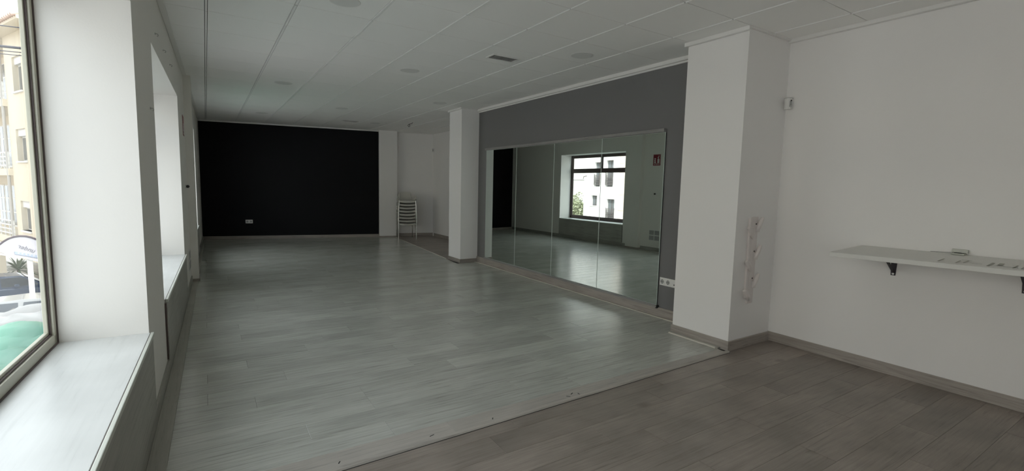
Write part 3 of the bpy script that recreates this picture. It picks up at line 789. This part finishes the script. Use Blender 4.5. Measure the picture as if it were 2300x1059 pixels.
# ---- arched white shop awning sign on a white post, seen from behind (lettering reads mirrored)
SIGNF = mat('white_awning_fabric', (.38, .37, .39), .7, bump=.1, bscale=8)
SIGNK = mat('dark_awning_rim', (.05, .035, .045), .5)
SIGNL = mat('grey_lettering', (.13, .13, .15), .6)
BLUEB = mat('pale_blue_print', (.26, .31, .38), .6)
k_ = 1.75
def sc(p): c = Vector((-.0543, -3.049, 1.4324)); return c+(Vector(p)-c)*k_
a0 = sc((-4.09, 12.44, -.32)); a1 = sc((-3.51, 12.58, -.62))
ux = Vector((a1.x-a0.x, a1.y-a0.y, 0)); lu = ux.length; ux.normalize(); ang = math.atan2(ux.y, ux.x)
fs = empty('arched_awning_sign', (a0.x, a0.y, ZG), ang, 'arched white awning sign with dark rim and mirrored lettering, on a white post outside', 'sign')
zz = lambda z: 1.4324+(z-1.4324)*k_-ZG
arc = [(-.55, zz(-.60)), (-.35, zz(-.37)), (-.15, zz(-.22)), (0.0, zz(-.165)), (.12, zz(-.10)), (.26, zz(-.04)), (.42, zz(-.005)), (.58, zz(.01)), (.75, zz(0.)), (.90, zz(-.03)), (1.05, zz(-.08)), (1.2, zz(-.14)), (1.5, zz(-.30)), (1.7, zz(-.46))]
low = [(1.7, zz(-.98)), (1.05, zz(-.62)), (.62, zz(-.47)), (0, zz(-.33)), (-.55, zz(-.22-.06-.38))]
q = MB(); q.extr([(x, .03, z) for x, z in arc+[(1.7, zz(-.80)), (1.05, zz(-.62)), (.62, zz(-.49)), (0, zz(-.34))]], (0, .05, 0)); q.build('awning_panel', SIGNF, fs)
q = MB(); q.tube([(x, .03, z+.02) for x, z in arc], .035, 8); q.build('rim', SIGNK, fs, True)
q = MB(); q.extr([(-.2, 0, zz(-.37)), (.62, 0, zz(-.50)), (1.7, 0, zz(-.80)), (1.7, 0, zz(-.76)), (.62, 0, zz(-.46)), (-.2, 0, zz(-.32))], (0, .03, 0)); q.build('valance', SIGNF, fs)
sl = math.atan2(zz(-.62)-zz(-.47), 1.05-.62)*.95
# lettering faces away from the room, so it reads reversed from here
text('under', .23, SIGNL, fs, (.76, .012, zz(-.285)), (PI/2, -sl, 0), sx=-1)
q = MB(); q.extr([(.40, .012, zz(-.335)), (1.25, .012, zz(-.50)), (1.25, .012, zz(-.565)), (.40, .012, zz(-.40))], (0, .01, 0)); q.build('blue_band', BLUEB, fs)
for j in range(7):
    xx = .48+j*.11; zc = zz(-.367)-(xx-.4)*(.165*k_/.85)
    q = MB(); q.box(xx, xx+.055, .006, .012, zc-.03, zc+.03); q.build('print_mark', SIGNF, fs)
q = MB(); q.box(.73, .90, .08, .22, 0, zz(-.48)); q.build('post', WHITEF, fs, bevel=.01)

# ---- cars
def car(loc, rz, paint, name, label, L=4.2, W=1.72, Hh=1.42):
    e = empty(name, loc, rz, label, 'car')
    PT = mat(name+'_paint', paint, .25, coat=.6, var=.04)
    GL = mat(name+'_glass', (.05, .06, .07), .1)
    TY = mat('tyre_rubber', (.03, .03, .03), .8)
    h = Hh; lw = .5*L
    def loft(secs, name_, m_):
        q = MB(); n = len(secs[0]); v = [p for s_ in secs for p in s_]; f = []
        for i in range(len(secs)-1):
            for k in range(n): f.append((i*n+k, i*n+(k+1) % n, (i+1)*n+(k+1) % n, (i+1)*n+k))
        f += [tuple(range(n-1, -1, -1)), tuple((len(secs)-1)*n+k for k in range(n))]
        q.add(v, f); return q.build(name_, m_, e, True, bevel=.01)
    def sec(x, zb, zt, w_): 
        return [(x, -w_*.92, zb), (x, w_*.92, zb), (x, w_, zb+.18), (x, w_*.98, zt-.12), (x, w_*.88, zt), (x, -w_*.88, zt), (x, -w_*.98, zt-.12), (x, -w_, zb+.18)]
    hw = W/2
    prof = [(-lw, .38, .72, .80), (-lw+.12, .22, .88, .93), (-lw+.6, .18, .93, 1), (-.3, .18, .92, 1), (.9, .18, .88, 1), (lw-.5, .18, .80, .97), (lw-.1, .22, .68, .90), (lw, .34, .58, .78)]
    loft([sec(x, zb, zt, hw*w_) for x, zb, zt, w_ in prof], 'body', PT)
    cab = [(-lw+.25, .86, .60*h/1.42+.28, .84), (-lw+.75, .86, h-.03, .74), (-.6, .86, h, .74), (.25, .86, h-.05, .73), (1.0, .84, .90, .84)]
    loft([[(x, -hw*.95, zb), (x, hw*.95, zb), (x, hw*w_, zt), (x, -hw*w_, zt)] for x, zb, zt, w_ in cab], 'cabin', PT)
    for s_ in (-1, 1):
        y0 = s_*hw*.90; y1 = s_*hw*.775
        for (xa, xb, xc, xd) in ((-lw+.55, -.55, -.6, -lw+.80), (-.45, .80, .22, -.45)):
            q = MB(); q.extr([(xa, s_*hw*.925, .92), (xb, s_*hw*.925, .92), (xc, s_*hw*.775, h-.10), (xd, s_*hw*.775, h-.10)], (0, s_*.015, 0)); q.build('side_window', GL, e)
        q = MB(); q.box(-.05, .12, s_*hw, s_*(hw+.14), .92, 1.04); q.build('door_mirror', PT, e, bevel=.02)
        for x in (-lw+.78, lw-.82):
            q = MB(); q.cyl((x, s_*(hw-.16), .31), (x, s_*(hw+.01), .31), .31, 24); wh = q.build('wheel', TY, e, True)
            q = MB(); q.cyl((x, s_*(hw+.011), .31), (x, s_*(hw+.02), .31), .20, 16); q.build('hubcap', STEEL, wh, True)
        q = MB(); q.box(-lw-.01, -lw+.10, s_*hw*.62, s_*hw*.90, .62, .80); q.build('tail_light', mat('tail_red', (.45, .03, .03), .3), e, bevel=.01)
        q = MB(); q.box(lw-.12, lw+.0, s_*hw*.5, s_*hw*.82, .50, .62); q.build('headlight', mat('headlight_clear', (.7, .72, .74), .2), e, bevel=.01)
    q = MB(); q.extr([(-lw+.27, -hw*.74, .93), (-lw+.27, hw*.74, .93), (-lw+.66, hw*.66, h-.10), (-lw+.66, -hw*.66, h-.10)], (-.03, 0, .01)); q.build('rear_window', GL, e)
    q = MB(); q.extr([(.93, -hw*.76, .93), (.93, hw*.76, .93), (.36, hw*.66, h-.11), (.36, -hw*.66, h-.11)], (.03, 0, .02)); q.build('windscreen', GL, e)
    q = MB(); q.box(-lw-.03, -lw+.0, -.26, .26, .46, .57); q.build('number_plate', PLASTIC, e)
    return e
car((-7.9, 28.3, ZG), math.radians(20), (.05, .075, .13), 'car', 'dark blue hatchback parked beyond the white post, seen through the near window', L=3.9)
car((-6.6, 22.1, ZG), math.radians(185), (.24, .25, .25), 'car', 'silver white car parked in front of the dark blue hatchback')
car((-5.6, 19.9, ZG), math.radians(178), (.28, .29, .30), 'car', 'pale grey car nearest to the green tarpaulin outside')
o = MB(); o.box(-12, -6.6, 26.1, 26.35, ZG+.002, ZG+.12); o = o.build('kerb_barrier', mat('yellow_paint', (.75, .55, .20), .6)); tag(o, 'low yellow kerb barrier on the street in front of the dark blue car', 'barrier')

# ---- green tarpaulin draped over a stack below the window
TARP = mat('green_tarpaulin', (.07, .20, .145), .45, spec=.5, var=.12, vscale=2)
tp = empty('tarpaulin_stack', (-5.3, 10.6, ZG), 0, 'big crumpled green tarpaulin draped over a stack in the street', 'tarpaulin')
q = MB(); nx, ny = 60, 84; v = []; f = []
from mathutils import noise
for j in range(ny+1):
    for i in range(nx+1):
        u, t = i/nx, j/ny; x = -2.6+5.2*u; y = -4.6+9.2*t
        ed = min(u, 1-u, t, 1-t); fall = 1 if ed > .07 else ed/.07
        n1 = noise.noise(Vector((x*.8, y*.6, 1))); n2 = noise.noise(Vector((x*2.4+n1*2, y*2.0, 4))); n3 = abs(noise.noise(Vector((x*1.2+3, y*1.1, 9))))
        z = 2.05*fall**.6 + .32*n1 + .07*n2 - .9*max(0, .12-n3) - .5*max(0, .07-abs(noise.noise(Vector((x*1.9-y, y*1.6, 5))))) + .25*math.exp(-((x-1.0)**2+(y-2.2)**2)/1.2)
        v.append((x+.05*n2, y+.05*n1, max(.01, z)))
for j in range(ny):
    for i in range(nx): a = j*(nx+1)+i; f.append((a, a+1, a+nx+2, a+nx+1))
q.add(v, f); q.build('tarpaulin', TARP, tp, True)
for (x, y) in ((-1.1, -2.4), (1.0, -1.2), (-1.0, 1.6), (1.0, 2.6)):
    bxo('crate', BEIGE, (x-.75, x+.75, y-.8, y+.8, 0, 1.2), tp)
# white plastic sheets in a heap behind it
q = MB(); v = []; f = []; nx, ny = 90, 60
for j in range(ny+1):
    for i in range(nx+1):
        u, t = i/nx, j/ny; x = -2.2+4.4*u; y = -1.1+2.2*t; ed = min(u, 1-u, t, 1-t); fall = min(1, ed/.12)
        z = 1.85*fall**.7+.30*noise.noise(Vector((x*.5, y*2.5, 3)))-.55*max(0, .22-abs(noise.noise(Vector((x*.45+y*.3, y*2.2, 8)))))-.5*max(0, .15-abs(noise.noise(Vector((x*.7-y*.4, y*3.4, 2)))))
        v.append((x, y, max(.01, z)))
for j in range(ny):
    for i in range(nx): a = j*(nx+1)+i; f.append((a, a+1, a+nx+2, a+nx+1))
q.add(v, f); o = q.build('plastic_sheet', mat('white_plastic_sheet', (.22, .225, .225), .7, spec=.2), None, True, loc=(-5.0, 17.2, ZG), rz=.25); tag(o, 'wrinkled white plastic sheet heaped behind the green tarpaulin', 'sheet')

# ---- planting under the arcade
LEAF = mat('dull_green_leaf', (.14, .20, .12), .6, var=.3, vscale=3); STEMM = mat('brown_stem', (.12, .09, .06), .8)
LEAF2 = mat('olive_leaf', (.30, .32, .20), .6, var=.3, vscale=3)
def spiky(loc, s, lb):
    e = empty('spiky_shrub', loc, 0, lb, 'shrub'); rnd = random.Random(len(lb))
    q = MB(); q.tube([(0, 0, 0), (0, 0, .8*s)], .07*s, 6); q.build('stem', STEMM, e)
    q = MB()
    for k in range(60):
        a = rnd.random()*2*PI; el = rnd.uniform(-.3, 1.3); d = Vector((math.cos(a)*math.cos(el), math.sin(a)*math.cos(el), math.sin(el)))
        sd = Vector((-math.sin(a), math.cos(a), 0))*.05*s; p = Vector((0, 0, .8*s)); m = p+d*.5*s; t = p+d*1.0*s-Vector((0, 0, .2*s))
        q.add([p-sd*.4, p+sd*.4, m+sd, t, m-sd], [(0, 1, 2, 3, 4)])
    o = q.build('foliage', LEAF, e); o['kind'] = 'stuff'
spiky((-11.2, 34.6, ZG), 1.1, 'dark spiky shrub farther left under the cream building')
spiky((-9.0, 33.8, ZG), 1.0, 'dark spiky shrub nearer the white post under the cream building')
struct('pavement', PAVE, [(-16, -5.5, 29.5, 60, ZG, ZG+.06)])

# ---- white building across the street (seen in the mirror)
wb = empty('apartment_building', (-22, 30, 0), 0, 'white block with slatted balcony rails, seen in the mirror through the far window', 'building')
# local y along the street; facade plane x=0, body to -x
ops = [(-.25, .50, 1.62, 3.85), (-1.90, -1.00, 1.62, 3.98), (.05, .85, -.14, .80), (-2.2, -1.2, -1.35, .52), (-.25, .5, 4.8, 7.0), (-1.9, -1.0, 4.8, 7.0), (-1.9, -1.0, -4.4, -2.4)]
q = MB()
zs = sorted({ZG, 12.0}|{h[2] for h in ops}|{h[3] for h in ops})
for z0, z1 in zip(zs, zs[1:]):
    hs = sorted([h for h in ops if h[2] < z1-1e-6 and h[3] > z0+1e-6]); y = -2.6
    for h in hs:
        if h[0] > y: q.box(-.3, 0, y, h[0], z0, z1)
        y = h[1]
    q.box(-.3, 0, y, 1.9, z0, z1)
q.box(-8, -.6, -2.6, 1.9, ZG, 12); q.build('wall', WHITEF, wb)
for i, (a, b2, z0, z1) in enumerate(ops):
    f = bxo('window', BRN, (-.28, -.22, a, b2, z0, z1), wb); n = 2
    for k in range(n):
        ya = a+(b2-a)*k/n+.05; yb2 = a+(b2-a)*(k+1)/n-.05; bxo('window_pane', WGLASS, (-.22, -.21, ya, yb2, z0+.06, z1-.08), f)
    if i != 2:
        zr = {0: (1.78, 2.75), 1: (1.78, 2.88), 3: (-1.25, -.30)}.get(i, (z0+.1, z0+1.0)); r_ = bxo('balcony_rail_post', BRN, (.0, .05, a-.03, a+.01, zr[0], zr[1]+.05), wb); bxo('balcony_rail_post', BRN, (.0, .05, b2-.01, b2+.03, zr[0], zr[1]+.05), wb)
        z = zr[0]
        while z < zr[1]: bxo('rail_slat', BRN, (.01, .05, a-.02, b2+.02, z, z+.06), wb); z += .14
    else: bxo('window_sill', WHITEF, (-.2, .06, a-.05, b2+.05, z0-.06, z0), wb)
q = MB(); q.tube([(.05, .95, -1.6), (.05, .95, -.2)], .03, 6); q.build('drain_pipe', CONC, wb)
q = MB(); q.tube([(.05, 1.55, 2.6), (.35, 1.6, 2.55), (.4, 1.62, 2.3)], .05, 6); q.build('wall_lamp', BRN, wb)
# beige clad neighbour, panel by panel
bb = empty('clad_building', (-22, 25, 0), 0, 'beige panel-clad building next to the white block, seen in the mirror', 'building')
bxo('wall', CONC, (-8, -.04, -3.5, 2.38, ZG, 11), bb)
for k in range(11):
    for j in range(4):
        y0 = 2.4-1.45*(j+1)
        bxo('cladding_panel', BEIGE, (-.04, 0, y0+.012, y0+1.45-.012, ZG+k*1.37+.05, ZG+(k+1)*1.37+.03), bb)
# unseen rest of the street's far side: plain blocks added to block the low sky
for n_, (ya, yb, hh, mm, lb) in enumerate(((-14, 2.0, 10.5, CREAM, 'unseen cream block across the street opposite the near windows'), (2.1, 21.4, 9.6, WHITEF, 'unseen long pale block across the street before the beige clad building'))):
    q_ = empty('unseen_street_block', (-22, ya, ZG), 0, lb, 'building')
    bxo('wall', mm, (-8, 0, 0, yb-ya, 0, hh-ZG), q_)
    y = .9
    while y < yb-ya-1.6:
        for z in (1.0, 4.2, 7.4, 10.6): bxo('window', WGLASS, (.0, .03, y, y+1.1, z, z+1.7), q_)
        y += 2.9
# grey building farther back
gb = empty('grey_building', (-30.2, 44, 0), 0, 'pale grey building behind the ivy, seen in the mirror', 'building')
bxo('wall', GREYF, (-6, 0, -12, 14, ZG, 2.6), gb); bxo('upper_wall', mat('pale_grey_render', (.66, .62, .58), .85), (-6, -.05, -12, 14, 2.6, 12), gb)
bxo('string_course', WHITEF, (0, .08, -12, 14, 2.5, 2.66), gb)
# tree between them
tr = empty('street_tree', (-23.6, 35.2, ZG), 0, 'leafy olive-green tree beside the white block, seen in the mirror', 'tree')
q = MB(); q.tube([(0, 0, 0), (.05, .1, 1.6), (.0, 0, 3.0)], [.18, .13, .07], 8); q.build('trunk', STEMM, tr, True)
for k in range(5):
    a = k*1.26; q = MB(); q.tube([(0, 0, 2.0), (math.cos(a)*.6, math.sin(a)*.6, 3.1), (math.cos(a)*1.0, math.sin(a)*1.1, 4.0)], [.06, .04, .02], 6); q.build('branch', STEMM, tr, True)
rnd = random.Random(5); q = MB()
for k in range(5200):
    while True:
        p = Vector((rnd.uniform(-1, 1), rnd.uniform(-1, 1), rnd.uniform(-1, 1)))
        if p.length < 1: break
    nz = .75+.35*noise.noise(p*2.5); c = Vector((p.x*2.0*nz, p.y*2.6*nz, 3.3+p.z*2.6*nz))
    a = Vector((rnd.uniform(-1, 1), rnd.uniform(-1, 1), rnd.uniform(-1, 1))).normalized()*.11; b2 = a.cross(Vector((rnd.uniform(-1, 1), rnd.uniform(-1, 1), rnd.uniform(-1, 1)))).normalized()*.06
    q.add([c-a, c+b2, c+a, c-b2], [(0, 1, 2, 3)])
o = q.build('foliage', LEAF2, tr); o['kind'] = 'stuff'
